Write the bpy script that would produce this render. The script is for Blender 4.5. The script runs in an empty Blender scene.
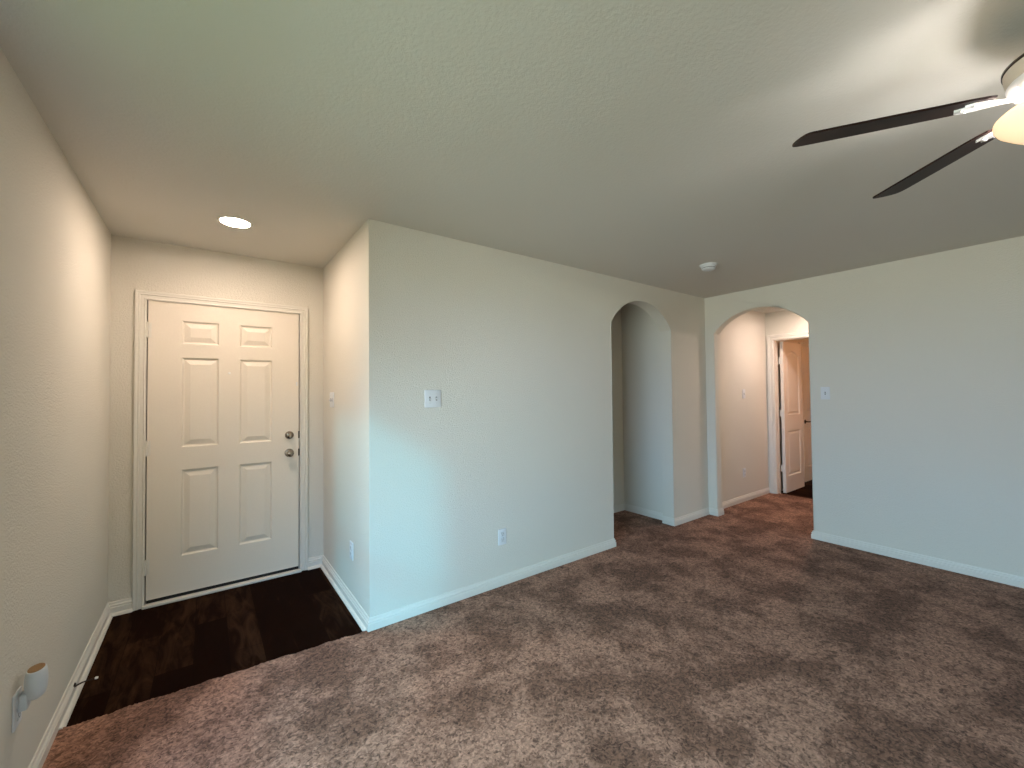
import bpy, bmesh, math, random
from mathutils import Vector, Matrix

random.seed(7)
S = bpy.context.scene
COL = S.collection
PI = math.pi

# ------------------------------------------------------------------ camera
CAM_H = 1.3898
yaw, pitch, roll = math.radians(36.2872), math.radians(1.2483), math.radians(-0.5909)
F = Vector((math.sin(yaw)*math.cos(pitch), math.cos(yaw)*math.cos(pitch), math.sin(pitch)))
R0 = Vector((math.cos(yaw), -math.sin(yaw), 0)); U0 = R0.cross(F)
R = R0*math.cos(roll) + U0*math.sin(roll); U = -R0*math.sin(roll) + U0*math.cos(roll)
cd = bpy.data.cameras.new('camera'); cam = bpy.data.objects.new('camera', cd); COL.objects.link(cam)
cd.sensor_fit = 'HORIZONTAL'; cd.sensor_width = 36.0; cd.lens = 36.0*415.52/1024
cd.clip_start = .02; cd.clip_end = 200
M = Matrix((( R.x, U.x, -F.x, 0), (R.y, U.y, -F.y, 0), (R.z, U.z, -F.z, CAM_H), (0, 0, 0, 1)))
cam.matrix_world = M
S.camera = cam

# ------------------------------------------------------------------ exposure, world, daylight
S.view_settings.view_transform = 'Standard'; S.view_settings.look = 'None'
S.view_settings.gamma = 1; S.view_settings.use_curve_mapping = False
S.view_settings.exposure = 0.0
S.cycles.use_denoising = True
S.cycles.max_bounces = 14; S.cycles.diffuse_bounces = 10; S.cycles.transparent_max_bounces = 12
S.cycles.sample_clamp_indirect = 8

# lamp and daylight strengths as linear RGB; outdoor bands are made up
L_SKY, L_TREES, L_GROUND = (8.99, 14.9, 18.6), (10.1, 13.9, 19.9), (11.2, 11.9, 10.9)
L_SKYB, L_HORIZONB, L_GROUNDB = (7.8, 13.5, 20.5), (3.5, 3.2, 2.0), (3.0, 2.4, 1.6)
L_NEAR = (0.972, 1.26, 0.42)
L_SUN = (0.123, 1.02, 1.43)
L_FOYER, L_HALL, L_INNER = (280, 220, 178), (374.8, 286.4, 247.4), (14.9, 5.94, 2.02)
L_BULB, L_GLASS = (4.82, 4.61, 4.49), (0.82, 0.51, 0.24)
W = bpy.data.worlds.new('overcast_sky'); S.world = W; W.use_nodes = True
nt = W.node_tree; nt.nodes.clear()
out = nt.nodes.new('ShaderNodeOutputWorld'); bg = nt.nodes.new('ShaderNodeBackground')
tc = nt.nodes.new('ShaderNodeTexCoord'); sp = nt.nodes.new('ShaderNodeSeparateXYZ')
mp = nt.nodes.new('ShaderNodeMapRange'); mp.inputs[1].default_value = -1; mp.inputs[2].default_value = 1
nt.links.new(tc.outputs['Generated'], sp.inputs[0]); nt.links.new(sp.outputs[2], mp.inputs[0])
def outlook(ground, low_band, sky):
    """made-up light by elevation: dim near ground, brighter far ground, horizon band, sky"""
    rp = nt.nodes.new('ShaderNodeValToRGB'); nt.links.new(mp.outputs[0], rp.inputs[0]); cr = rp.color_ramp
    cr.elements[0].position = 0.0; cr.elements[0].color = (*L_NEAR, 1); cr.elements[1].position = 1.0; cr.elements[1].color = (*sky, 1)
    for pos, c in ((.27, L_NEAR), (.35, ground), (.485, ground), (.50, low_band), (.57, low_band), (.61, sky)):
        e = cr.elements.new(pos); e.color = (*c, 1)
    return rp
# made-up outdoor light, tuned apart for the side window and the back window
side_view, back_view = outlook(L_GROUND, L_TREES, L_SKY), outlook(L_GROUNDB, L_HORIZONB, L_SKYB)
dd = nt.nodes.new('ShaderNodeMath'); dd.operation = 'SUBTRACT'; nt.links.new(sp.outputs[0], dd.inputs[0]); nt.links.new(sp.outputs[1], dd.inputs[1])
gm = nt.nodes.new('ShaderNodeMapRange'); gm.inputs[1].default_value = -.15; gm.inputs[2].default_value = .15; nt.links.new(dd.outputs[0], gm.inputs[0])
gx = nt.nodes.new('ShaderNodeMixRGB'); nt.links.new(gm.outputs[0], gx.inputs[0]); nt.links.new(side_view.outputs[0], gx.inputs[1]); nt.links.new(back_view.outputs[0], gx.inputs[2])
nt.links.new(gx.outputs[0], bg.inputs[0]); nt.links.new(bg.outputs[0], out.inputs[0])
bg.inputs[1].default_value = 1.0

def light(name, kind, loc, rgb, **kw):
    d = bpy.data.lights.new(name, kind); m = max(rgb) or 1; d.energy = max(rgb); d.color = [c/m for c in rgb]
    for k, v in kw.items(): setattr(d, k, v)
    o = bpy.data.objects.new(name, d); COL.objects.link(o); o.location = loc
    return o
SUN = light('low_daylight', 'SUN', (-5, -6, 4), L_SUN, angle=math.radians(4))
SUN.rotation_euler = Vector((.75, 1, -.50)).to_track_quat('-Z', 'Y').to_euler()

# ------------------------------------------------------------------ sizes of the place
XL, XF, XR, YM, YD, H = -.5035, .7732, 4.5431, 2.4835, 3.6809, 2.44
YB = -4.90                                   # back wall, behind the camera
CARPET = .012

# ------------------------------------------------------------------ materials
def new_mat(name):
    m = bpy.data.materials.new(name); m.use_nodes = True
    return m, m.node_tree, m.node_tree.nodes['Principled BSDF']
def N(nt, kind, **kw):
    n = nt.nodes.new('ShaderNode'+kind)
    for k, v in kw.items(): setattr(n, k, v)
    return n
def plain(name, col, rough=.5, metal=0, bump=0, scale=200, spec=.5):
    m, nt, b = new_mat(name)
    b.inputs['Base Color'].default_value = (*col, 1); b.inputs['Roughness'].default_value = rough; b.inputs['Metallic'].default_value = metal
    b.inputs['Specular IOR Level'].default_value = spec
    tc = N(nt, 'TexCoord'); nz = N(nt, 'TexNoise'); nz.inputs['Scale'].default_value = scale; nz.inputs['Detail'].default_value = 3
    nt.links.new(tc.outputs['Object'], nz.inputs[0])
    mx = N(nt, 'MixRGB'); mx.blend_type = 'MULTIPLY'; mx.inputs[0].default_value = .06
    mx.inputs[1].default_value = (*col, 1); nt.links.new(nz.outputs[0], mx.inputs[2]); nt.links.new(mx.outputs[0], b.inputs['Base Color'])
    if bump:
        bp = N(nt, 'Bump'); bp.inputs['Strength'].default_value = bump; bp.inputs['Distance'].default_value = .002
        nt.links.new(nz.outputs[0], bp.inputs['Height']); nt.links.new(bp.outputs[0], b.inputs['Normal'])
    return m
def paint(name, col, s1, dist, strength, rough=.85):
    """painted drywall: orange-peel / knock-down texture"""
    m, nt, b = new_mat(name)
    b.inputs['Roughness'].default_value = rough; b.inputs['Specular IOR Level'].default_value = .25
    tc = N(nt, 'TexCoord'); n1 = N(nt, 'TexNoise'); n1.inputs['Scale'].default_value = s1; n1.inputs['Detail'].default_value = 4; n1.inputs['Roughness'].default_value = .6
    n2 = N(nt, 'TexNoise'); n2.inputs['Scale'].default_value = 1.1; n2.inputs['Detail'].default_value = 2
    nt.links.new(tc.outputs['Object'], n1.inputs[0]); nt.links.new(tc.outputs['Object'], n2.inputs[0])
    r = N(nt, 'ValToRGB'); r.color_ramp.elements[0].position = .36; r.color_ramp.elements[1].position = .64
    nt.links.new(n1.outputs[0], r.inputs[0])
    bp = N(nt, 'Bump'); bp.inputs['Strength'].default_value = strength; bp.inputs['Distance'].default_value = dist
    nt.links.new(r.outputs[0], bp.inputs['Height']); nt.links.new(bp.outputs[0], b.inputs['Normal'])
    mx = N(nt, 'MixRGB'); mx.inputs[1].default_value = (*[c*.97 for c in col], 1); mx.inputs[2].default_value = (*[min(1, c*1.02) for c in col], 1)
    nt.links.new(n2.outputs[0], mx.inputs[0]); nt.links.new(mx.outputs[0], b.inputs['Base Color'])
    return m
M_WALL = paint('wall_paint', (.66, .635, .565), 130, .0022, .55)
M_CEIL = paint('ceiling_paint', (.60, .58, .53), 85, .0016, .28)
M_TRIM = plain('trim_paint', (.70, .675, .615), .38, bump=.05, scale=60)
M_DOOR = plain('door_paint', (.75, .69, .60), .42, bump=.12, scale=90)
M_IDOOR = plain('interior_door_paint', (.78, .72, .64), .45, bump=.08, scale=90)
M_PLATE = plain('white_plastic', (.70, .72, .74), .55, spec=.12)
M_TOGGLE = plain('switch_plastic', (.64, .65, .66), .5, spec=.15)
M_SLOT = plain('slot_dark', (.16, .16, .16), .6)
M_NICKEL = plain('satin_nickel', (.33, .29, .25), .25, 1.0)
M_BRONZE = plain('oil_rubbed_bronze', (.035, .025, .02), .35, .8)
M_RUBBER_W = plain('white_rubber', (.85, .85, .83), .5)
M_BLACK = plain('black_rubber', (.008, .008, .008), .8)
M_BROWN = plain('brown_pad', (.23, .13, .05), .6)
M_PLUG = plain('plug_plastic', (.62, .66, .69), .4, spec=.2)
M_IRON = plain('bright_metal', (.90, .87, .86), .38, .6)
M_MOTOR = plain('motor_paint', (.56, .47, .39), .5, spec=.2)
M_VENT = plain('vent_paint', (.80, .77, .77), .35, .3)
M_ALU = plain('window_vinyl', (.80, .80, .78), .4)

def make_blade_mat():
    m, nt, b = new_mat('dark_walnut_blade')
    b.inputs['Roughness'].default_value = .5; b.inputs['Specular IOR Level'].default_value = .12
    tc = N(nt, 'TexCoord'); mpn = N(nt, 'Mapping'); mpn.inputs['Scale'].default_value = (4, 90, 4)
    nz = N(nt, 'TexNoise'); nz.inputs['Scale'].default_value = 1.5; nz.inputs['Detail'].default_value = 5
    nt.links.new(tc.outputs['Object'], mpn.inputs[0]); nt.links.new(mpn.outputs[0], nz.inputs[0])
    r = N(nt, 'ValToRGB'); r.color_ramp.elements[0].color = (.008, .0045, .004, 1); r.color_ramp.elements[1].color = (.032, .014, .011, 1)
    nt.links.new(nz.outputs[0], r.inputs[0]); nt.links.new(r.outputs[0], b.inputs['Base Color'])
    return m
M_BLADE = make_blade_mat()

def emit(name, col, strength):
    m = bpy.data.materials.new(name); m.use_nodes = True; nt = m.node_tree; nt.nodes.clear()
    o = N(nt, 'OutputMaterial'); e = N(nt, 'Emission'); e.inputs[0].default_value = (*col, 1); e.inputs[1].default_value = strength
    nt.links.new(e.outputs[0], o.inputs[0]); return m
def glass_bowl_mat():
    """frosted lamp glass lit from inside: a lamp, its glow mottled slightly at random"""
    m, nt, b = new_mat('frosted_lamp_glass')
    b.inputs['Base Color'].default_value = (.85, .78, .66, 1); b.inputs['Roughness'].default_value = .35
    tc = N(nt, 'TexCoord'); nz = N(nt, 'TexNoise'); nz.inputs['Scale'].default_value = 9
    nt.links.new(tc.outputs['Object'], nz.inputs[0])
    r = N(nt, 'ValToRGB'); r.color_ramp.elements[0].color = (*[c*.92 for c in L_GLASS], 1); r.color_ramp.elements[1].color = (*L_GLASS, 1)
    nt.links.new(nz.outputs[0], r.inputs[0]); nt.links.new(r.outputs[0], b.inputs['Emission Color'])
    b.inputs['Emission Strength'].default_value = 1.0
    return m
def window_glass():
    m = bpy.data.materials.new('clear_window_glass'); m.use_nodes = True; nt = m.node_tree; nt.nodes.clear()
    o = N(nt, 'OutputMaterial'); t = N(nt, 'BsdfTransparent'); g = N(nt, 'BsdfGlossy'); g.inputs['Roughness'].default_value = .02
    mx = N(nt, 'MixShader'); fr = N(nt, 'Fresnel'); fr.inputs[0].default_value = 1.3
    t.inputs[0].default_value = (.94, .97, .96, 1)
    nt.links.new(fr.outputs[0], mx.inputs[0]); nt.links.new(t.outputs[0], mx.inputs[1]); nt.links.new(g.outputs[0], mx.inputs[2]); nt.links.new(mx.outputs[0], o.inputs[0])
    return m
M_GLASS = window_glass()

def carpet_mat():
    m, nt, b = new_mat('brown_plush_carpet')
    b.inputs['Roughness'].default_value = 1.0; b.inputs['Specular IOR Level'].default_value = .05
    b.inputs['Sheen Weight'].default_value = .04; b.inputs['Sheen Roughness'].default_value = .6
    tc = N(nt, 'TexCoord')
    # brushed patches (pile lying different ways)
    n1 = N(nt, 'TexNoise'); n1.inputs['Scale'].default_value = 3.3; n1.inputs['Detail'].default_value = 7; n1.inputs['Roughness'].default_value = .66; n1.inputs['Distortion'].default_value = .3
    nt.links.new(tc.outputs['Object'], n1.inputs[0])
    r1 = N(nt, 'ValToRGB'); r1.color_ramp.elements[0].position = .42; r1.color_ramp.elements[1].position = .58
    r1.color_ramp.elements[0].color = (.150, .076, .049, 1); r1.color_ramp.elements[1].color = (.300, .163, .112, 1)
    nt.links.new(n1.outputs[0], r1.inputs[0])
    # tufts: irregular short strands of yarn
    nd = N(nt, 'TexNoise'); nd.inputs['Scale'].default_value = 30; nd.inputs['Detail'].default_value = 2
    nt.links.new(tc.outputs['Object'], nd.inputs[0])
    mv = N(nt, 'MixRGB'); mv.blend_type = 'LINEAR_LIGHT'; mv.inputs[0].default_value = .018
    nt.links.new(tc.outputs['Object'], mv.inputs[1]); nt.links.new(nd.outputs['Color'], mv.inputs[2])
    vo = N(nt, 'TexVoronoi'); vo.inputs['Scale'].default_value = 120
    nt.links.new(mv.outputs[0], vo.inputs[0])
    sp = N(nt, 'SeparateXYZ'); nt.links.new(vo.outputs['Color'], sp.inputs[0])
    n2 = N(nt, 'TexNoise'); n2.inputs['Scale'].default_value = 48; n2.inputs['Detail'].default_value = 4; n2.inputs['Roughness'].default_value = .7
    nt.links.new(mv.outputs[0], n2.inputs[0])
    av = N(nt, 'Math', operation='MULTIPLY_ADD'); av.inputs[1].default_value = .35; nt.links.new(sp.outputs[0], av.inputs[0]); nt.links.new(n2.outputs[0], av.inputs[2])
    r2 = N(nt, 'ValToRGB'); r2.color_ramp.elements[0].position = .42; r2.color_ramp.elements[1].position = .92
    r2.color_ramp.elements[0].color = (.26, .23, .215, 1); r2.color_ramp.elements[1].color = (1.65, 1.62, 1.60, 1)
    nt.links.new(av.outputs[0], r2.inputs[0])
    mx = N(nt, 'MixRGB'); mx.blend_type = 'MULTIPLY'; mx.inputs[0].default_value = .85
    nt.links.new(r1.outputs[0], mx.inputs[1]); nt.links.new(r2.outputs[0], mx.inputs[2])
    nt.links.new(mx.outputs[0], b.inputs['Base Color'])
    bp = N(nt, 'Bump'); bp.inputs['Strength'].default_value = .5; bp.inputs['Distance'].default_value = .006
    nt.links.new(av.outputs[0], bp.inputs['Height']); nt.links.new(bp.outputs[0], b.inputs['Normal'])
    return m
M_CARPET = carpet_mat()

def plank_mat(name='dark_plank'):
    m, nt, b = new_mat(name)
    b.inputs['Roughness'].default_value = .65; b.inputs['Specular IOR Level'].default_value = .02
    tc = N(nt, 'TexCoord'); mpn = N(nt, 'Mapping'); mpn.inputs['Rotation'].default_value = (0, 0, PI/2); mpn.inputs['Location'].default_value = (.31, .05, 0)
    nt.links.new(tc.outputs['Object'], mpn.inputs[0])
    br = N(nt, 'TexBrick'); br.offset = .37; br.inputs['Scale'].default_value = 1.0
    br.inputs['Brick Width'].default_value = 1.22; br.inputs['Row Height'].default_value = .155; br.inputs['Mortar Size'].default_value = .0012
    br.inputs['Color1'].default_value = (.2, .2, .2, 1); br.inputs['Color2'].default_value = (.8, .8, .8, 1); br.inputs['Mortar'].default_value = (0, 0, 0, 1)
    br.inputs['Bias'].default_value = -.1
    nt.links.new(mpn.outputs[0], br.inputs[0])
    mg = N(nt, 'Mapping'); mg.inputs['Scale'].default_value = (4.5, .9, 1); nt.links.new(tc.outputs['Object'], mg.inputs[0])
    g = N(nt, 'TexNoise'); g.inputs['Scale'].default_value = 3.0; g.inputs['Detail'].default_value = 6; g.inputs['Roughness'].default_value = .65; g.inputs['Distortion'].default_value = 1.2
    nt.links.new(mg.outputs[0], g.inputs[0])
    ad = N(nt, 'MixRGB'); ad.inputs[0].default_value = .62; nt.links.new(br.outputs[0], ad.inputs[1]); nt.links.new(g.outputs[0], ad.inputs[2])
    r = N(nt, 'ValToRGB'); cr = r.color_ramp
    cr.elements[0].position = .28; cr.elements[0].color = (.005, .0012, .0004, 1); cr.elements[1].position = .80; cr.elements[1].color = (.060, .030, .015, 1)
    e = cr.elements.new(.5); e.color = (.009, .0024, .0008, 1)
    nt.links.new(ad.outputs[0], r.inputs[0]); nt.links.new(r.outputs[0], b.inputs['Base Color'])
    bp = N(nt, 'Bump'); bp.inputs['Strength'].default_value = .15; bp.inputs['Distance'].default_value = .001
    nt.links.new(g.outputs[0], bp.inputs['Height']); nt.links.new(bp.outputs[0], b.inputs['Normal'])
    return m
M_PLANK = plank_mat()

# ------------------------------------------------------------------ builders
def tri(bm):
    bm.normal_update(); bmesh.ops.triangulate(bm, faces=[f for f in bm.faces if len(f.verts) > 4])
def obj(name, bm, mat, parent=None, smooth=False, loc=None):
    bmesh.ops.recalc_face_normals(bm, faces=bm.faces)
    me = bpy.data.meshes.new(name); bm.to_mesh(me); bm.free()
    if smooth:
        for f in me.polygons: f.use_smooth = True
    me.materials.append(mat)
    o = bpy.data.objects.new(name, me); COL.objects.link(o)
    if parent: o.parent = parent
    if loc is not None: o.location = loc
    return o
def autosmooth(o, deg=35):
    me = o.data
    for f in me.polygons: f.use_smooth = True
    bm = bmesh.new(); bm.from_mesh(me)
    for e in bm.edges:
        if len(e.link_faces) == 2 and e.calc_face_angle(0) > math.radians(deg): e.smooth = False
    bm.to_mesh(me); bm.free()
def tag(o, label, cat, group=None, kind=None):
    o['label'] = label; o['category'] = cat
    if group: o['group'] = group
    if kind: o['kind'] = kind
    return o
def struct(o, label, cat): return tag(o, label, cat, kind='structure')
def empty(name, loc, rz=0):
    o = bpy.data.objects.new(name, None); COL.objects.link(o); o.location = loc; o.rotation_euler = (0, 0, rz); o.empty_display_size = .05
    return o
def box(bm, x0, x1, y0, y1, z0, z1):
    v = [bm.verts.new(c) for c in ((x0,y0,z0),(x1,y0,z0),(x1,y1,z0),(x0,y1,z0),(x0,y0,z1),(x1,y0,z1),(x1,y1,z1),(x0,y1,z1))]
    for f in ((0,3,2,1),(4,5,6,7),(0,1,5,4),(1,2,6,5),(2,3,7,6),(3,0,4,7)): bm.faces.new([v[i] for i in f])
    return v
def rbox(x0, x1, y0, y1, z0, z1, r=.002, seg=2):
    bm = bmesh.new(); box(bm, x0, x1, y0, y1, z0, z1)
    bmesh.ops.bevel(bm, geom=list(bm.edges), offset=r, segments=seg, affect='EDGES', profile=.5)
    return bm
def extrude_poly(pts, fn, d0, d1):
    """polygon pts (a, b) extruded from depth d0 to d1; fn(a, b, d) -> xyz"""
    bm = bmesh.new()
    lo = [bm.verts.new(fn(a, b, d0)) for a, b in pts]; hi = [bm.verts.new(fn(a, b, d1)) for a, b in pts]
    bm.faces.new(lo); bm.faces.new(hi[::-1]); n = len(pts)
    for i in range(n): bm.faces.new((lo[i], lo[(i+1) % n], hi[(i+1) % n], hi[i]))
    tri(bm)
    return bm
def lathe(prof, seg=48, centre=(0, 0, 0), bm=None, axis='z', cap=True):
    """prof: (r, h) list turned round the axis"""
    bm = bm or bmesh.new(); rings = []
    def P(r, h, t):
        a, b = r*math.cos(t), r*math.sin(t)
        c = {'z': (a, b, h), 'y': (a, h, b), 'x': (h, a, b)}[axis]
        return tuple(c[i]+centre[i] for i in range(3))
    for r, h in prof:
        rings.append([bm.verts.new(P(r, h, 2*PI*k/seg)) for k in range(seg)] if r > 1e-6 else [bm.verts.new(P(0, h, 0))])
    for A, B in zip(rings, rings[1:]):
        for k in range(seg):
            k2 = (k+1) % seg
            if len(A) == 1 and len(B) > 1: bm.faces.new((A[0], B[k], B[k2]))
            elif len(B) == 1 and len(A) > 1: bm.faces.new((A[k], A[k2], B[0]))
            elif len(A) > 1: bm.faces.new((A[k], A[k2], B[k2], B[k]))
    if cap:
        for ring in (rings[0], rings[-1]):
            if len(ring) > 1:
                try: bm.faces.new(ring)
                except ValueError: pass
    return bm
def sweep(path, prof, fn, side=1):
    """prof (n, d) carried along a flat path with mitred corners; n across (to the left of the path * side), d out of its plane"""
    bm = bmesh.new(); P = [Vector(p) for p in path]; rings = []
    for i, p in enumerate(P):
        d0 = (P[i]-P[i-1]).normalized() if i else None
        d1 = (P[i+1]-P[i]).normalized() if i < len(P)-1 else None
        n0 = Vector((-d0.y, d0.x)) if d0 else None; n1 = Vector((-d1.y, d1.x)) if d1 else None
        if n0 is None: m = n1
        elif n1 is None: m = n0
        else:
            m = (n0+n1); m = m/ max(m.dot(n0), .2)
        rings.append([bm.verts.new(fn(*(p+m*(n*side)), d)) for n, d in prof])
    k = len(prof)
    for A, B in zip(rings, rings[1:]):
        for j in range(k): bm.faces.new((A[j], A[(j+1) % k], B[(j+1) % k], B[j]))
    bm.faces.new(rings[0]); bm.faces.new(rings[-1][::-1])
    return bm
def tube(pts, rad, seg=12):
    bm = bmesh.new(); P = [Vector(p) for p in pts]; rings = []
    for i, p in enumerate(P):
        t = (P[min(i+1, len(P)-1)]-P[max(i-1, 0)]).normalized()
        a = t.orthogonal().normalized() if i == 0 else (a0 - t*a0.dot(t)).normalized()
        a0 = a; b = t.cross(a); r = rad[i] if isinstance(rad, (list, tuple)) else rad
        rings.append([bm.verts.new(p+(a*math.cos(2*PI*k/seg)+b*math.sin(2*PI*k/seg))*r) for k in range(seg)])
    for A, B in zip(rings, rings[1:]):
        for k in range(seg): bm.faces.new((A[k], A[(k+1) % seg], B[(k+1) % seg], B[k]))
    bm.faces.new(rings[0][::-1]); bm.faces.new(rings[-1])
    return bm
def bevelled(o, w=.012, seg=3, ang=38):
    md = o.modifiers.new('bevel', 'BEVEL'); md.width = w; md.segments = seg; md.limit_method = 'ANGLE'; md.angle_limit = math.radians(ang)
    return o
def arch_pts(a0, a1, spring, rise, n=28):
    """points of a segmental arch from (a0, spring) to (a1, spring)"""
    c = (a1-a0)/2; Rr = (c*c+rise*rise)/(2*rise); zc = spring+rise-Rr; th = math.asin(c/Rr); mid = (a0+a1)/2
    return [(mid+Rr*math.sin(-th+2*th*k/n), zc+Rr*math.cos(-th+2*th*k/n)) for k in range(n+1)]

ZB, ZT = -.04, H+.05
# ------------------------------------------------------------------ shell of the room
# left wall with a window behind the camera
WY0, WY1, WZ0, WZ1 = -.04, 1.60, .45, 2.20
def rect_ring(fn, a0, a1, b0, b1, h, d0, d1):
    """wall a0..a1 x b0..b1 with one rectangular hole h"""
    bm = bmesh.new()
    for (p, q, r, s) in ((a0, h[0], b0, b1), (h[1], a1, b0, b1), (h[0], h[1], b0, h[2]), (h[0], h[1], h[3], b1)):
        v = []
        for d in (d0, d1): v.append([bm.verts.new(fn(a, b, d)) for a, b in ((p, r), (q, r), (q, s), (p, s))])
        bm.faces.new(v[0]); bm.faces.new(v[1][::-1])
        for i in range(4): bm.faces.new((v[0][i], v[0][(i+1) % 4], v[1][(i+1) % 4], v[1][i]))
    return bm
struct(obj('wall_left', rect_ring(lambda a, b, d: (d, a, b), YB-.12, YD+.12, ZB, ZT, (WY0, WY1, WZ0, WZ1), XL-.14, XL), M_WALL),
       'long cream textured wall beside the dark plank entry floor', 'wall')
# back wall with a tall window
BX0, BX1, BZ0, BZ1 = .45, 2.40, .08, 2.12
struct(obj('wall_back', rect_ring(lambda a, b, d: (a, d, b), XL-.14, XR+.14, ZB, ZT, (BX0, BX1, BZ0, BZ1), YB-.14, YB), M_WALL),
       'cream wall behind the camera with one window', 'wall')
# entry wall with the front door opening
DX0, DX1, DZ1 = -.322, .592, 2.052
o = obj('wall_entry', extrude_poly([(XL-.05, ZB), (DX0-.012, ZB), (DX0-.012, DZ1+.012), (DX1+.012, DZ1+.012), (DX1+.012, ZB), (XF+.1, ZB), (XF+.1, ZT), (XL-.05, ZT)],
        lambda a, b, d: (a, d, b), YD, YD+.14), M_WALL)
struct(o, 'short cream wall around the white front door', 'wall')
# foyer side wall
bm = bmesh.new(); box(bm, XF, XF+.13, YM+.128, YD+.05, ZB, ZT)
struct(obj('wall_foyer', bm, M_WALL), 'warm lit cream side wall of the entry nook with a switch and an outlet', 'wall')
# main wall with the narrow arch; runs from the outer corner to the far corner
A1 = (2.935, 3.868, 2.022, .245)
pts = [(XF, ZB), (A1[0], ZB)] + arch_pts(*A1) + [(A1[1], ZB), (XR+.05, ZB), (XR+.05, ZT), (XF, ZT)]
bm = extrude_poly(pts, lambda a, b, d: (a, d, b), YM, YM+.128); bm.normal_update()
inner_end = lambda e: all(abs(v.co.x-XF) < 1e-4 and v.co.y > YM+.1 for v in e.verts)
bmesh.ops.bevel(bm, geom=[e for e in bm.edges if len(e.link_faces) == 2 and e.calc_face_angle(0) > .8 and not inner_end(e)
    and any(ZB+.01 < v.co.z < ZT-.01 or abs(v.co.z-e.verts[0].co.z) > .1 for v in e.verts)], offset=.004, segments=2, affect='EDGES', profile=.5)
o = obj('wall_main', bm, M_WALL); autosmooth(o, 30)
struct(o, 'pale wall with a two switch plate and the narrower arched opening', 'wall')
# right wall with the wide arch
A2 = (1.487, 2.384, 2.026, .215)
pts = [(YB-.05, ZB), (A2[0], ZB)] + arch_pts(*A2) + [(A2[1], ZB), (YM+.06, ZB), (YM+.06, ZT), (YB-.05, ZT)]
o = obj('wall_right', extrude_poly(pts, lambda a, b, d: (d, a, b), XR, XR+.118), M_WALL); bevelled(o, .013, 4, 50); autosmooth(o, 30)
struct(o, 'bluish grey wall with the wider arched opening to the lit hall', 'wall')
# passage behind the narrow arch
NX, NY = 3.945, 3.175
bm = bmesh.new(); box(bm, 1.2, NX+.12, NY, NY+.1, ZB, ZT)
struct(obj('wall_passage_end', bm, M_WALL), 'dim cream wall seen through the narrower arch, facing the room', 'wall')
bm = bmesh.new(); box(bm, NX, NX+.12, YM+.1, NY+.02, ZB, ZT)
struct(obj('wall_passage_side', bm, M_WALL), 'grey shaded side wall seen through the narrower arch', 'wall')
bm = bmesh.new(); box(bm, 1.2, 1.3, YM+.1, NY+.02, ZB, ZT)
struct(obj('wall_passage_far', bm, M_WALL), 'cream wall closing the passage behind the narrower arch', 'wall')
# hall behind the wide arch
HY, HX = 2.50, 6.12
bm = bmesh.new(); box(bm, XR+.1, HX+.02, HY, HY+.1, ZB, ZT)
struct(obj('wall_hall', bm, M_WALL), 'warm lit hall wall with a switch and an outlet seen through the wider arch', 'wall')
OY0, OY1, OZ = 1.735, 2.412, 2.068
o = obj('wall_hall_end', extrude_poly([(.9, ZB), (OY0, ZB), (OY0, OZ), (OY1, OZ), (OY1, ZB), (HY+.08, ZB), (HY+.08, ZT), (.9, ZT)], lambda a, b, d: (d, a, b), HX, HX+.115), M_WALL)
struct(o, 'warm cream end wall of the hall around the open interior door', 'wall')
bm = bmesh.new(); box(bm, XR+.1, HX+.02, .9, 1.0, ZB, ZT)
struct(obj('wall_hall_side', bm, M_WALL), 'cream hall wall opposite the hall switch', 'wall')
# small room past the hall door
RX = 8.3; RY = 2.47
o = obj('wall_inner_side', extrude_poly([(HX+.1, ZB), (7.215, ZB), (7.215, 2.05), (7.985, 2.05), (7.985, ZB), (RX, ZB), (RX, ZT), (HX+.1, ZT)], lambda a, b, d: (a, d, b), RY, RY+.1), M_WALL)
struct(o, 'wall of the small room behind the open hall door', 'wall')
bm = bmesh.new(); box(bm, RX, RX+.1, .6, RY+.1, ZB, ZT)
struct(obj('wall_inner_end', bm, M_WALL), 'end wall of the small room past the hall', 'wall')
bm = bmesh.new(); box(bm, HX+.1, RX+.1, .5, .6, ZB, ZT)
struct(obj('wall_inner_far', bm, M_WALL), 'far side wall of the small room past the hall', 'wall')

bm = bmesh.new(); box(bm, XL-.14, RX+.1, YB-.14, YD+.14, H, H+.08)
struct(obj('ceiling', bm, M_CEIL), 'grey beige textured ceiling over the room', 'ceiling')
bm = bmesh.new(); box(bm, XL-.1, RX+.1, YB-.1, YD+.14, -.12, -.03)
struct(obj('floor_slab', bm, plain('concrete', (.3, .3, .3), .9)), 'concrete slab under the floor coverings', 'floor')
bm = bmesh.new(); box(bm, XL-.02, XF+.02, 2.3, YD+.12, -.03, 0)
struct(obj('floor_entry', bm, M_PLANK), 'dark brown wood plank floor in front of the front door', 'floor')
bm = bmesh.new(); box(bm, HX+.06, RX+.02, .6, RY+.06, -.03, .001)
struct(obj('floor_inner', bm, M_PLANK), 'dark wood floor of the small room past the open hall door', 'floor')

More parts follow.
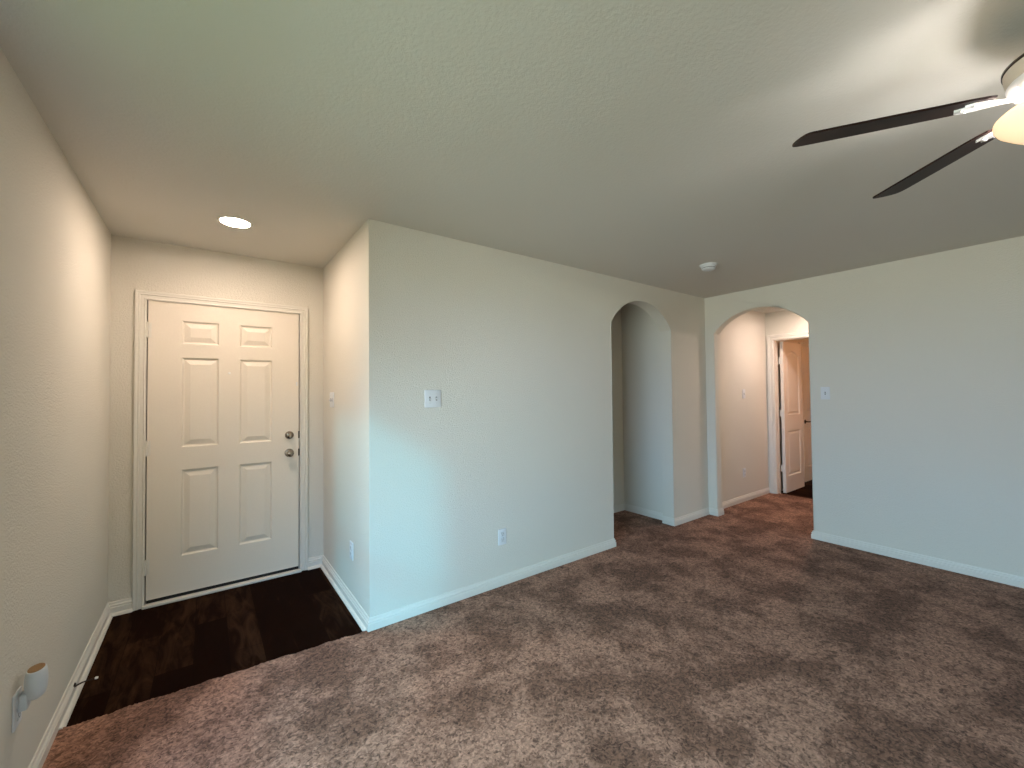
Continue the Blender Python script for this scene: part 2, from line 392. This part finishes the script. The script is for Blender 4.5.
def carpet():
    """one sheet of plush with a soft, slightly wavy edge where it meets the planks"""
    bm = bmesh.new(); zt = CARPET
    prof = [(-.05, zt), (-.02, zt), (-.008, zt*.95), (-.002, zt*.75), (.0015, zt*.35), (.001, -.02)]
    n = 240; x0, x1 = XL+.004, XF-.004; rows = []
    for i in range(n+1):
        x = x0+(x1-x0)*i/n; t = (x-XL)/(XF-XL)
        y = 2.545-.045*t**1.5 + .004*math.sin(x*23+1)+.003*math.sin(x*61)+random.uniform(-.0028, .0028)
        rows.append([bm.verts.new((x, YB-.02, zt))]+[bm.verts.new((x, y+a, z+(random.uniform(-.0015, .0015) if z > .003 and a > -.01 else 0))) for a, z in prof])
    for A, B in zip(rows, rows[1:]):
        for j in range(len(A)-1): bm.faces.new((A[j], B[j], B[j+1], A[j+1]))
    v = lambda x, y, z=zt: bm.verts.new((x, y, z))
    bm.faces.new((v(x1, YB-.02), v(XR+.06, YB-.02), v(XR+.06, YM+.05), v(x1, YM+.05)))
    bm.faces.new((v(1.25, YM+.05), v(NX+.05, YM+.05), v(NX+.05, NY+.05), v(1.25, NY+.05)))
    a, b, c, d = v(XR+.06, .95), v(HX+.06, .95), v(HX+.06, HY+.05), v(XR+.06, HY+.05); bm.faces.new((a, b, c, d))
    e, f = v(HX+.06, .95, -.02), v(HX+.06, HY+.05, -.02); bm.faces.new((b, e, f, c))
    return bm
o = obj('floor', carpet(), M_CARPET); struct(o, 'brown plush carpet covering the room, the passage and the hall', 'carpet')

# ------------------------------------------------------------------ baseboards
BB = [(0, -.01), (.0140, -.01), (.0140, .050), (.0095, .0525), (.0090, .0575), (.0125, .060), (.0120, .0645), (.0070, .070), (.0060, .0785), (.0045, .083), (0, .084)]
SHOE = [(.013, -.005), (.030, -.005), (.030, .004), (.0275, .010), (.0225, .0150), (.018, .0175), (.013, .0185)]
flat = lambda a, b, d: (a, b, d)
def base(name, path, label, side=1, shoe=None):
    bm = sweep(path, BB, flat, side)
    if shoe:
        b2 = sweep(shoe, SHOE, flat, side); me = bpy.data.meshes.new('t'); b2.to_mesh(me); b2.free(); bm.from_mesh(me); bpy.data.meshes.remove(me)
    o = obj(name, bm, M_TRIM); autosmooth(o, 25); return struct(o, label, 'baseboard')
CX0, CX1 = -.387, .656           # outer edges of the front door casing
base('baseboard_left', [(XL, YB), (XL, YD), (CX0, YD)], 'white baseboard along the long wall beside the plank floor', -1, [(XL, 2.535), (XL, YD), (CX0+.004, YD)])
base('baseboard_foyer', [(CX1, YD), (XF, YD), (XF, YM), (A1[0], YM), (A1[0], YM+.128)], 'white baseboard from the front door round the outer corner to the narrower arch', -1,
     [(CX1-.004, YD), (XF, YD), (XF, YM+.012)])
base('baseboard_corner', [(A1[1], YM+.128), (A1[1], YM), (XR, YM), (XR, A2[1]), (XR+.118, A2[1])], 'white baseboard between the two arches', -1)
base('baseboard_right', [(XR+.118, A2[0]), (XR, A2[0]), (XR, YB)], 'white baseboard along the bluish grey wall', -1)
base('baseboard_hall', [(XR+.118, HY), (HX, HY), (HX, 2.474)], 'white baseboard along the warm lit hall wall', -1)
base('baseboard_passage', [(1.3, NY), (NX, NY), (NX, YM+.128)], 'white baseboard in the dim passage behind the narrower arch', -1)
base('baseboard_inner', [(HX+.115, RY), (7.15, RY)], 'white baseboard in the small room past the hall', -1)

# ------------------------------------------------------------------ doors
def inset(loop, d):
    n = len(loop); out = []
    for i in range(n):
        p, a, b = Vector(loop[i]), Vector(loop[i-1]), Vector(loop[(i+1) % n])
        e0, e1 = (p-a).normalized(), (b-p).normalized()
        n0, n1 = Vector((-e0.y, e0.x)), Vector((-e1.y, e1.x)); m = n0+n1; m = m/max(m.dot(n0), .3)
        out.append(tuple(p+m*d))
    return out
def leaf_mesh(W_, z0, z1, T, panels, rings):
    """door leaf in x 0..W_, face at y=0 looking to -y, back at y=T; panels (x0,x1,z0,z1,rise)"""
    bm = bmesh.new(); V = {}
    def v(x, y, z):
        k = (round(x, 5), round(y, 5), round(z, 5))
        if k not in V: V[k] = bm.verts.new(k)
        return V[k]
    xs = sorted({0, W_, *[p[0] for p in panels], *[p[1] for p in panels]}); zs = sorted({z0, z1, *[p[2] for p in panels], *[p[3] for p in panels]})
    for i in range(len(xs)-1):
        for j in range(len(zs)-1):
            cx, cz = (xs[i]+xs[i+1])/2, (zs[j]+zs[j+1])/2
            if not any(p[0] < cx < p[1] and p[2] < cz < p[3] for p in panels):
                bm.faces.new((v(xs[i], 0, zs[j]), v(xs[i+1], 0, zs[j]), v(xs[i+1], 0, zs[j+1]), v(xs[i], 0, zs[j+1])))
    for (a, b, c, d, rise) in panels:
        if rise:
            arc = arch_pts(a, b, d-rise, rise, 16)[::-1]       # right to left
            loop = [(a, c), (b, c)]+arc
            h = len(arc)//2
            fr = [v(b, 0, d)]+[v(x, 0, z) for x, z in arc[:h+1]]; fl = [v(x, 0, z) for x, z in arc[h:]]+[v(a, 0, d)]
            bm.faces.new(fr); bm.faces.new(fl)
        else: loop = [(a, c), (b, c), (b, d), (a, d)]
        prev = loop; pd = 0
        for ins, dep in rings:
            cur = inset(loop, ins)
            for i in range(len(loop)):
                k = (i+1) % len(loop)
                bm.faces.new((v(prev[i][0], pd, prev[i][1]), v(prev[k][0], pd, prev[k][1]), v(cur[k][0], dep, cur[k][1]), v(cur[i][0], dep, cur[i][1])))
            prev, pd = cur, dep
        bm.faces.new([v(x, pd, z) for x, z in prev])
    q = [v(0, T, z0), v(W_, T, z0), v(W_, T, z1), v(0, T, z1)]; bm.faces.new(q)
    def side(pts): bm.faces.new(pts)
    side([v(x, 0, z0) for x in xs]+[q[1], q[0]]); side([v(x, 0, z1) for x in xs]+[q[2], q[3]])
    side([v(0, 0, z) for z in zs]+[q[3], q[0]]); side([v(W_, 0, z) for z in zs]+[q[2], q[1]])
    tri(bm)
    return bm
CASE = [(0, 0), (0, .008), (.005, .0125), (.010, .0125), (.013, .0085), (.030, .011), (.034, .016), (.038, .0165), (.041, .0145), (.050, .019), (.056, .019), (.059, .013), (.059, 0)]  # from opening edge outwards

# front door: casing, threshold, leaf
xz = lambda a, b, d: (a, YD-d, b)
cs = .059
bm = sweep([(CX0+cs, -.005), (CX0+cs, 2.098-cs), (CX1-cs, 2.098-cs), (CX1-cs, -.005)], CASE, xz, 1)
# jamb liner behind the casing
for x0, x1, z0, z1 in ((DX0-.016, DX0-.005, 0, DZ1+.016), (DX1+.005, DX1+.016, 0, DZ1+.016), (DX0-.016, DX1+.016, DZ1+.004, DZ1+.016)): box(bm, min(x0, x1), max(x0, x1), YD-.004, YD+.13, z0, z1)
o = obj('trim_1', bm, M_TRIM); autosmooth(o, 28); struct(o, 'white moulded casing around the front door', 'door frame')
bm = rbox(CX0+cs-.01, CX1-cs+.01, YD-.032, YD+.10, -.002, .017, .004)
struct(obj('trim_2', bm, M_TRIM), 'white threshold strip under the front door', 'threshold')
RINGS = [(.004, .0015), (.010, .0120), (.017, .0130), (.046, .0030), (.049, .0020)]
LX0, LX1 = DX0+.001, DX1-.001
LW = LX1-LX0
def px(a, b): return (a-LX0, b-LX0)
pl, pr = px(-.143, .071), px(.194, .406)
panels = []
for a, b in (pl, pr):
    panels += [(a, b, 1.756, 1.919, 0), (a, b, 1.036, 1.662, 0), (a, b, .290, .884, 0)]
front = obj('door_1', leaf_mesh(LW, .040, DZ1-.002, .045, panels, RINGS), M_DOOR, loc=(LX0, YD+.002, 0))
struct(front, 'white six panel front door with round knob and deadbolt', 'door')
bm = bmesh.new(); box(bm, -.030, LW+.030, .060, .078, .0, DZ1+.03)  # added sheet behind the leaf, keeps outdoor light from leaking through the gaps
obj('gap_light_block', bm, M_BLACK, front)['label'] = 'added black sheet behind the door, blocking light at its gaps'
bm = rbox(.002, LW-.002, .004, .040, .016, .041, .002)
s = obj('door_sweep', bm, M_BLACK, front); s['label'] = 'black rubber strip along the bottom of the door'
for hz in (1.838, 1.045, .26):
    bm = lathe([(.0065, hz-.051), (.0075, hz-.050), (.0075, hz+.050), (.0065, hz+.051)], 12, (-.004, -.006, 0))
    box(bm, -.004, .018, -.0015, .002, hz-.05, hz+.05)
    obj('hinge', bm, M_TRIM, front)
def knob(name, x, z, prof, parent, y=0, mat=None):
    o = obj(name, lathe(prof, 32, (x, y, z), axis='y'), mat or M_NICKEL, parent); autosmooth(o, 40); return o
kx = .524-LX0
k = knob('door_knob', kx, .938, [(.0, -.0615), (.012, -.061), (.021, -.057), (.0265, -.049), (.027, -.042), (.023, -.033), (.014, -.027), (.0115, -.020), (.0125, -.012), (.030, -.008), (.0325, -.004), (.0325, .001)], front)
k['label'] = 'round satin nickel door knob'
k = knob('deadbolt', kx, 1.077, [(0, -.022), (.013, -.0215), (.020, -.019), (.0285, -.012), (.031, -.005), (.031, .001)], front)
k['label'] = 'round satin nickel deadbolt'
obj('thumb_turn', rbox(kx-.004, kx+.004, -.036, -.018, 1.077-.014, 1.077+.014, .002), M_NICKEL, k)
for z in (.938, 1.077):                                    # strike side latch plates on the edge of the door
    obj('latch_plate', rbox(LW-.004, LW+.006, -.004, .012, z-.028, z+.028, .002), M_BRONZE, front)
knob('peephole', .132-LX0, 1.557, [(0, -.0035), (.004, -.004), (.0075, -.0035), (.0085, 0), (.0085, .001)], front, mat=M_RUBBER_W)['label'] = 'small bright peephole'
obj('contact_sensor', rbox(LW-.020, LW-.010, -.004, .001, 1.465, 1.495, .001), M_PLATE, front)

# hall door (open) with casing
yz = lambda a, b, d: (HX-d, a, b)
CASE2 = [(n*.070/.059, d) for n, d in CASE]
bm = sweep([(2.406, 0), (2.406, OZ-.006), (OY0+.006, OZ-.006), (OY0+.006, 0)], CASE2, yz, -1)
# jambs
box(bm, HX-.003, HX+.118, 2.400, OY1+.02, 0, OZ+.02); box(bm, HX-.003, HX+.118, OY0-.02, OY0+.012, 0, OZ+.02); box(bm, HX-.003, HX+.118, OY0, OY1, OZ-.012, OZ+.02)
o = obj('trim_3', bm, M_TRIM); autosmooth(o, 28); struct(o, 'white moulded casing around the hall doorway', 'door frame')
RINGS2 = [(.004, .002), (.013, .010), (.020, .011), (.044, .003), (.047, .002)]
def arched_leaf(W_):
    s = .105
    return leaf_mesh(W_, .012, 2.050, .038, [(s, W_-s, 1.05, 1.935, .075), (s, W_-s, .225, .835, 0)], RINGS2)
def lever(x, z, d, parent, y=0):
    o = obj('door_handle', lathe([(.0, -.012), (.020, -.011), (.030, -.006), (.031, .001)], 28, (x, y, z), axis='y'), M_BRONZE, parent); autosmooth(o, 40)
    o['label'] = 'dark bronze lever handle'
    obj('lever', tube([(x, y-.008, z), (x, y-.042, z), (x+d*.006, y-.052, z), (x+d*.03, y-.055, z+.001), (x+d*.07, y-.055, z+.004), (x+d*.105, y-.050, z-.002), (x+d*.115, y-.046, z-.006)],
        [.009, .009, .0095, .009, .0085, .008, .005]), M_BRONZE, o)
    return o
LW2 = .640
d2 = obj('door_2', arched_leaf(LW2), M_IDOOR, loc=(6.264, 2.345, 0))
d2.rotation_euler = (0, 0, math.radians(.5))
struct(d2, 'white two panel door with arched top panel, standing open at the end of the hall', 'door')
for hz in (1.79, 1.08, .34):
    bm = lathe([(.006, hz-.045), (.007, hz-.044), (.007, hz+.044), (.006, hz+.045)], 12, (-.012, .046, 0))
    box(bm, -.0055, .0005, .006, .054, hz-.044, hz+.044)
    obj('hinge', bm, M_TRIM, d2)
d3 = obj('door_3', arched_leaf(.76), M_IDOOR, loc=(7.220, 2.452, 0))
struct(d3, 'closed white panel door just visible past the open hall door', 'door')
lever(.062, .912, 1, d3)
bm = sweep([(7.215, 0), (7.215, 2.05), (7.985, 2.05), (7.985, 0)], CASE, lambda a, b, d: (a, RY-d, b), 1)
struct(obj('trim_4', bm, M_TRIM), 'white casing around the closed door past the hall', 'door frame')

# ------------------------------------------------------------------ windows behind the camera (daylight)
def window(name, fn, a0, a1, b0, b1, label, bars):
    bm = bmesh.new()
    def bar(p, q, r, s, e0=.03, e1=.09):
        v = [[bm.verts.new(fn(a, b, d)) for a, b in ((p, r), (q, r), (q, s), (p, s))] for d in (e0, e1)]
        bm.faces.new(v[0]); bm.faces.new(v[1])
        for i in range(4): bm.faces.new((v[0][i], v[0][(i+1) % 4], v[1][(i+1) % 4], v[1][i]))
    w = .04
    bar(a0, a0+w, b0, b1); bar(a1-w, a1, b0, b1); bar(a0+w, a1-w, b0, b0+w); bar(a0+w, a1-w, b1-w, b1)
    for k in bars: bar(*k, .04, .08)
    o = obj(name, bm, M_ALU); struct(o, label, 'window')
    g = bmesh.new(); g.faces.new([g.verts.new(fn(a, b, .06)) for a, b in ((a0+w, b0+w), (a1-w, b0+w), (a1-w, b1-w), (a0+w, b1-w))])
    obj('window_pane', g, M_GLASS, o)
    return o
window('window_1', lambda a, b, d: (XL-d, a, b), WY0, WY1, WZ0, WZ1, 'white framed window in the long wall behind the camera', [(WY0+.04, WY1-.04, 1.25, 1.28)])
window('window_2', lambda a, b, d: (a, YB-d, b), BX0, BX1, BZ0, BZ1, 'white framed window in the wall behind the camera', [(BX0+.04, BX1-.04, 1.33, 1.36)])
for nm, loc, rot, sx, sy in (('sky_portal', (XL-.135, (WY0+WY1)/2, (WZ0+WZ1)/2), (0, -PI/2, 0), WZ1-WZ0, WY1-WY0), ('sky_portal', ((BX0+BX1)/2, YB-.135, (BZ0+BZ1)/2), (PI/2, 0, 0), BX1-BX0, BZ1-BZ0)):
    o = light(nm, 'AREA', loc, (1, 1, 1), shape='RECTANGLE', size=sx, size_y=sy)
    o.rotation_euler = rot; o.data.cycles.is_portal = True

# ------------------------------------------------------------------ switches and outlets
def plate_empty(name, loc, facing):
    """local frame: x along the wall, -y out of the wall, z up"""
    rz = {'-y': 0, '-x': -PI/2, '+x': PI/2}[facing]
    return empty(name, loc, rz)
def switch(loc, facing, gangs, label, ups):
    t = tag(plate_empty('light_switch', loc, facing), label, 'light switch', 'light switches on the walls')
    w = (.070, .116, .163)[gangs-1]/2
    bm = rbox(-w, w, -.0065, 0, -.057, .057, .0028, 3); o = obj('cover_plate', bm, M_PLATE, t); autosmooth(o, 50)
    for g in range(gangs):
        x = (g-(gangs-1)/2)*.046
        bm = rbox(x-.0052, x+.0052, -.0075, -.005, -.0125, .0125, .0008); obj('toggle_slot', bm, M_SLOT, t)
        bm = rbox(x-.0038, x+.0038, -.020, -.003, -.010, -.001, .0012); c = .006 if ups[g] else 0
        bmesh.ops.rotate(bm, verts=bm.verts, cent=(x, -.006, 0), matrix=Matrix.Rotation(math.radians(22 if ups[g] else -22), 3, 'X'))
        bmesh.ops.translate(bm, verts=bm.verts, vec=(0, 0, .006 if ups[g] else .003))
        obj('toggle', bm, M_TOGGLE, t)
        for z in (-.030, .030):
            obj('screw', lathe([(0, -.0078), (.002, -.0076), (.0031, -.0065), (.0031, -.004)], 10, (x, 0, z), axis='y'), M_TOGGLE, t)
    return t
def outlet(loc, facing, label):
    t = tag(plate_empty('wall_outlet', loc, facing), label, 'outlet', 'electrical outlets on the walls')
    o = obj('cover_plate', rbox(-.035, .035, -.0065, 0, -.057, .057, .0028, 3), M_PLATE, t); autosmooth(o, 50)
    for z in (-.0195, .0195):
        r = obj('receptacle', rbox(-.0165, .0165, -.0085, -.005, z-.0145, z+.0145, .004, 3), M_TOGGLE, t)
        bm = bmesh.new()
        for x in (-.0065, .0065): box(bm, x-.0012, x+.0012, -.0090, -.008, z-.002, z+.008)
        lathe([(.0026, -.0090), (.0026, -.008)], 10, (0, 0, z-.0085), bm, 'y')
        obj('socket_slots', bm, M_SLOT, r)
    obj('screw', lathe([(0, -.0078), (.002, -.0076), (.0031, -.0065), (.0031, -.004)], 10, (0, 0, 0), axis='y'), M_TOGGLE, t)
    return t
switch((1.183, YM, 1.359), '-y', 2, 'white double switch plate on the pale wall with the narrower arch', (1, 0))
switch((XF, 3.378, 1.352), '-x', 2, 'small white switch plate on the warm side wall of the entry nook', (1, 1))
switch((XR, 1.364, 1.359), '-x', 1, 'white single switch plate on the bluish grey wall beside the wider arch', (0,))
switch((5.46, HY, 1.350), '-y', 1, 'switch plate on the hall wall seen through the wider arch', (1,))
outlet((1.720, YM, .356), '-y', 'white outlet low on the pale wall with the double switch plate')
outlet((XF, 2.850, .366), '-x', 'white outlet low on the side wall of the entry nook near the outer corner')
outlet((5.43, HY, .362), '-y', 'outlet low on the hall wall seen through the wider arch')
outlet((XL, 2.095, .366), '+x', 'outlet low on the long wall, holding the plugged in white device')

# plug-in device on that outlet
dv = tag(empty('plug_in_device', (XL+.0088, 2.095, .386), PI/2), 'rounded white plug in device with a brown top, on the long wall outlet', 'plug-in device')
o = obj('plug_body', rbox(-.021, .021, -.022, 0, -.026, .026, .006, 3), M_PLUG, dv); autosmooth(o, 50)
bm = lathe([(.0, -.018), (.016, -.017), (.026, -.008), (.0305, .010), (.032, .035), (.031, .056), (.028, .074), (.026, .078), (.022, .079), (0, .079)], 32)
bmesh.ops.scale(bm, verts=bm.verts, vec=(1.25, .85, 1)); bmesh.ops.translate(bm, verts=bm.verts, vec=(.012, -.034, .012))
o = obj('bottle', bm, M_PLUG, dv); autosmooth(o, 40)
bm = lathe([(0, .081), (.018, .081), (.0235, .0795), (.0235, .076)], 32)
bmesh.ops.scale(bm, verts=bm.verts, vec=(1.25, .85, 1)); bmesh.ops.translate(bm, verts=bm.verts, vec=(.012, -.034, .012))
o = obj('top_pad', bm, M_BROWN, dv); o['label'] = 'brown round top'

# door stop on the baseboard
ds = tag(empty('door_stop', (XL+.0125, 2.795, .052), PI/2), 'thin dark door stop with a white tip on the baseboard over the plank floor', 'door stop')
obj('base_plate', lathe([(0, -.006), (.006, -.006), (.011, -.002), (.011, .001)], 20, axis='y'), M_BRONZE, ds)
st = [(0, -.003, -.006), (0, -.012, -.002), (0, -.026, .0025), (0, -.045, .0045), (0, -.070, .0045)]
o = obj('rod', tube(st, [.0042, .0040, .0036, .003, .0028], 10), M_BRONZE, ds); autosmooth(o, 60)
o = obj('rubber_tip', lathe([(0, -.080), (.004, -.0795), (.0055, -.076), (.0055, -.071), (.004, -.068), (0, -.068)], 16, (0, 0, .0045), axis='y'), M_RUBBER_W, ds); autosmooth(o, 50)
o['label'] = 'white rubber tip'

# ------------------------------------------------------------------ ceiling fixtures
def downlight(x, y, label, col):
    t = tag(empty('recessed_light', (x, y, H)), label, 'ceiling light')
    o = obj('trim_ring', lathe([(.076, -.006), (.080, -.008), (.090, -.006), (.093, 0), (.074, 0), (.074, -.004), (.076, -.006)], 48, cap=False), M_TRIM, t); autosmooth(o, 60)
    obj('lens', lathe([(0, -.0048), (.076, -.0048), (.0755, -.001), (0, -.001)], 48), emit('lit_lens', col, 1.0), t)
    return t
downlight(.133, 2.985, 'lit round ceiling light in front of the front door', L_FOYER)
light('inner_room_light', 'POINT', (6.75, .95, 2.05), L_INNER, shadow_soft_size=.1)
downlight(5.64, 1.74, 'lit round ceiling light in the hall past the wider arch', L_HALL)

sd = tag(empty('smoke_detector', (3.362, 1.797, H)), 'small round white smoke detector on the ceiling near the two arches', 'smoke detector')
o = obj('mounting_base', lathe([(0, 0), (.068, 0), (.069, -.004), (.067, -.010), (.060, -.012), (0, -.012)], 40), M_PLATE, sd); autosmooth(o, 40)
o = obj('sensor_dome', lathe([(.057, -.011), (.058, -.020), (.056, -.025), (.052, -.026)], 40, cap=False), M_PLATE, sd); autosmooth(o, 40)
o = obj('vent_ring', lathe([(.050, -.024), (.050, -.031)], 40, cap=False), M_SLOT, sd)
o = obj('cover_cap', lathe([(0, -.046), (.030, -.0455), (.046, -.042), (.054, -.034), (.054, -.031), (0, -.030)], 40), M_PLATE, sd); autosmooth(o, 40)

# ceiling fan
FX, FY, ZBL = 1.874, -.0175, 2.20
fan = tag(empty('ceiling_fan', (FX, FY, H)), 'ceiling fan with dark wood blades and a lit frosted glass bowl', 'ceiling fan')
def fz(z): return z-H
o = obj('ceiling_canopy', lathe([(0, 0), (.068, 0), (.070, -.012), (.062, -.045), (.035, -.062), (.018, -.066), (0, -.066)], 40), M_MOTOR, fan); autosmooth(o, 40)
o = obj('downrod', lathe([(.0125, -.06), (.0125, fz(2.285))], 20), M_MOTOR, fan); autosmooth(o, 40)
o = obj('motor_housing', lathe([(0, fz(2.306)), (.05, fz(2.305)), (.105, fz(2.299)), (.123, fz(2.294)), (.128, fz(2.286)), (.127, fz(2.272)), (.1235, fz(2.255)), (.121, fz(2.246)), (0, fz(2.246))], 64), M_MOTOR, fan); autosmooth(o, 35)
o2 = obj('rim_band', lathe([(.1255, fz(2.296)), (.1305, fz(2.293)), (.1305, fz(2.286)), (.1275, fz(2.285))], 64, cap=False), M_BRONZE, o); autosmooth(o2, 60); o2['label'] = 'dark thin band around the housing rim'
bm = lathe([(.1205, fz(2.248)), (.1235, fz(2.244)), (.120, fz(2.234)), (.105, fz(2.220)), (.085, fz(2.212)), (0, fz(2.211))], 64)
for k in range(36):
    t = 2*PI*k/36; b = bmesh.new()
    box(b, .080, .119, -.0030, .0030, fz(2.2105), fz(2.219)); bmesh.ops.rotate(b, verts=b.verts, cent=(.080, 0, fz(2.211)), matrix=Matrix.Rotation(-.42, 3, 'Y'))
    bmesh.ops.rotate(b, verts=b.verts, matrix=Matrix.Rotation(t, 3, 'Z')); me = bpy.data.meshes.new('t'); b.to_mesh(me); b.free(); bm.from_mesh(me); bpy.data.meshes.remove(me)
o = obj('vent_collar', bm, M_VENT, fan); autosmooth(o, 35); o['label'] = 'bright ribbed vent collar under the motor'
o = obj('light_fitter', lathe([(0, fz(2.211)), (.062, fz(2.211)), (.068, fz(2.198)), (.060, fz(2.176)), (.045, fz(2.170)), (.045, fz(2.152)), (0, fz(2.152))], 48), M_IRON, fan); autosmooth(o, 40)
gb = obj('glass_bowl', lathe([(.144, fz(2.157)), (.149, fz(2.152)), (.150, fz(2.144)), (.143, fz(2.131)), (.121, fz(2.111)), (.091, fz(2.088)), (.060, fz(2.069)), (.030, fz(2.057)), (0, fz(2.053)),
    (0, fz(2.057)), (.029, fz(2.061)), (.058, fz(2.073)), (.088, fz(2.092)), (.118, fz(2.115)), (.139, fz(2.134)), (.145, fz(2.145)), (.141, fz(2.153))], 64, cap=False), glass_bowl_mat(), fan)
autosmooth(gb, 60); gb['label'] = 'lit frosted amber glass bowl'
for k in range(3):
    t = 2*PI*k/3+1.48
    obj('bulb', lathe([(0, fz(2.112)), (.014, fz(2.114)), (.021, fz(2.122)), (.022, fz(2.132)), (.016, fz(2.148)), (.011, fz(2.160)), (0, fz(2.160))], 20, (.074*math.cos(t), .074*math.sin(t), 0)), emit('bulb_glow', L_BULB, 60.0), gb)
    obj('lamp_socket', lathe([(.0, fz(2.160)), (.013, fz(2.160)), (.013, fz(2.176)), (0, fz(2.176))], 16, (.066*math.cos(t), .066*math.sin(t), 0)), M_IRON, gb)
def blade_mesh():
    """x outwards from the fan axis"""
    bm = bmesh.new()
    o_ = [(.185, -.046), (.20, -.053), (.235, -.058), (.40, -.062), (.56, -.064), (.597, -.064), (.619, -.062), (.631, -.056), (.636, -.046), (.637, -.030), (.634, 0), (.628, .030), (.621, .052), (.615, .060), (.605, .0635), (.40, .062), (.235, .058), (.195, .053), (.178, .046)]
    lo = [bm.verts.new((x, y, -.003)) for x, y in o_]; hi = [bm.verts.new((x, y, .003)) for x, y in o_]
    bm.faces.new(lo); bm.faces.new(hi[::-1]); n = len(o_)
    for i in range(n): bm.faces.new((lo[i], lo[(i+1) % n], hi[(i+1) % n], hi[i]))
    return bm
def iron_mesh():
    bm = bmesh.new()
    o_ = [(.070, -.016), (.12, -.013), (.155, -.016), (.19, -.032), (.222, -.038), (.236, -.028), (.222, -.012), (.248, 0), (.222, .012), (.236, .028), (.222, .038), (.19, .032), (.155, .016), (.12, .013), (.070, .016)]
    lo = [bm.verts.new((x, y, -.0085)) for x, y in o_]; hi = [bm.verts.new((x, y, -.0032)) for x, y in o_]
    bm.faces.new(lo); bm.faces.new(hi[::-1]); n = len(o_)
    for i in range(n): bm.faces.new((lo[i], lo[(i+1) % n], hi[(i+1) % n], hi[i]))
    for x, y in ((.216, -.024), (.216, .024), (.234, 0)): lathe([(0, -.0115), (.004, -.011), (.006, -.0085)], 10, (x, y, 0), bm)
    tri(bm)
    return bm
bl = obj('blade', blade_mesh(), M_BLADE, fan); ir = obj('blade_iron', iron_mesh(), M_IRON, bl)
ir['label'] = 'bright metal blade bracket'
BLADE_A, PITCH = 49.36, -13.3
for k in range(5):
    b = bl if k == 0 else bl.copy(); i = ir if k == 0 else ir.copy()
    if k: COL.objects.link(b); COL.objects.link(i); b.parent = fan; i.parent = b
    b.location = (0, 0, fz(ZBL)); b.rotation_mode = 'XYZ'
    b.rotation_euler = (math.radians(PITCH), 0, math.radians(BLADE_A+72*k))
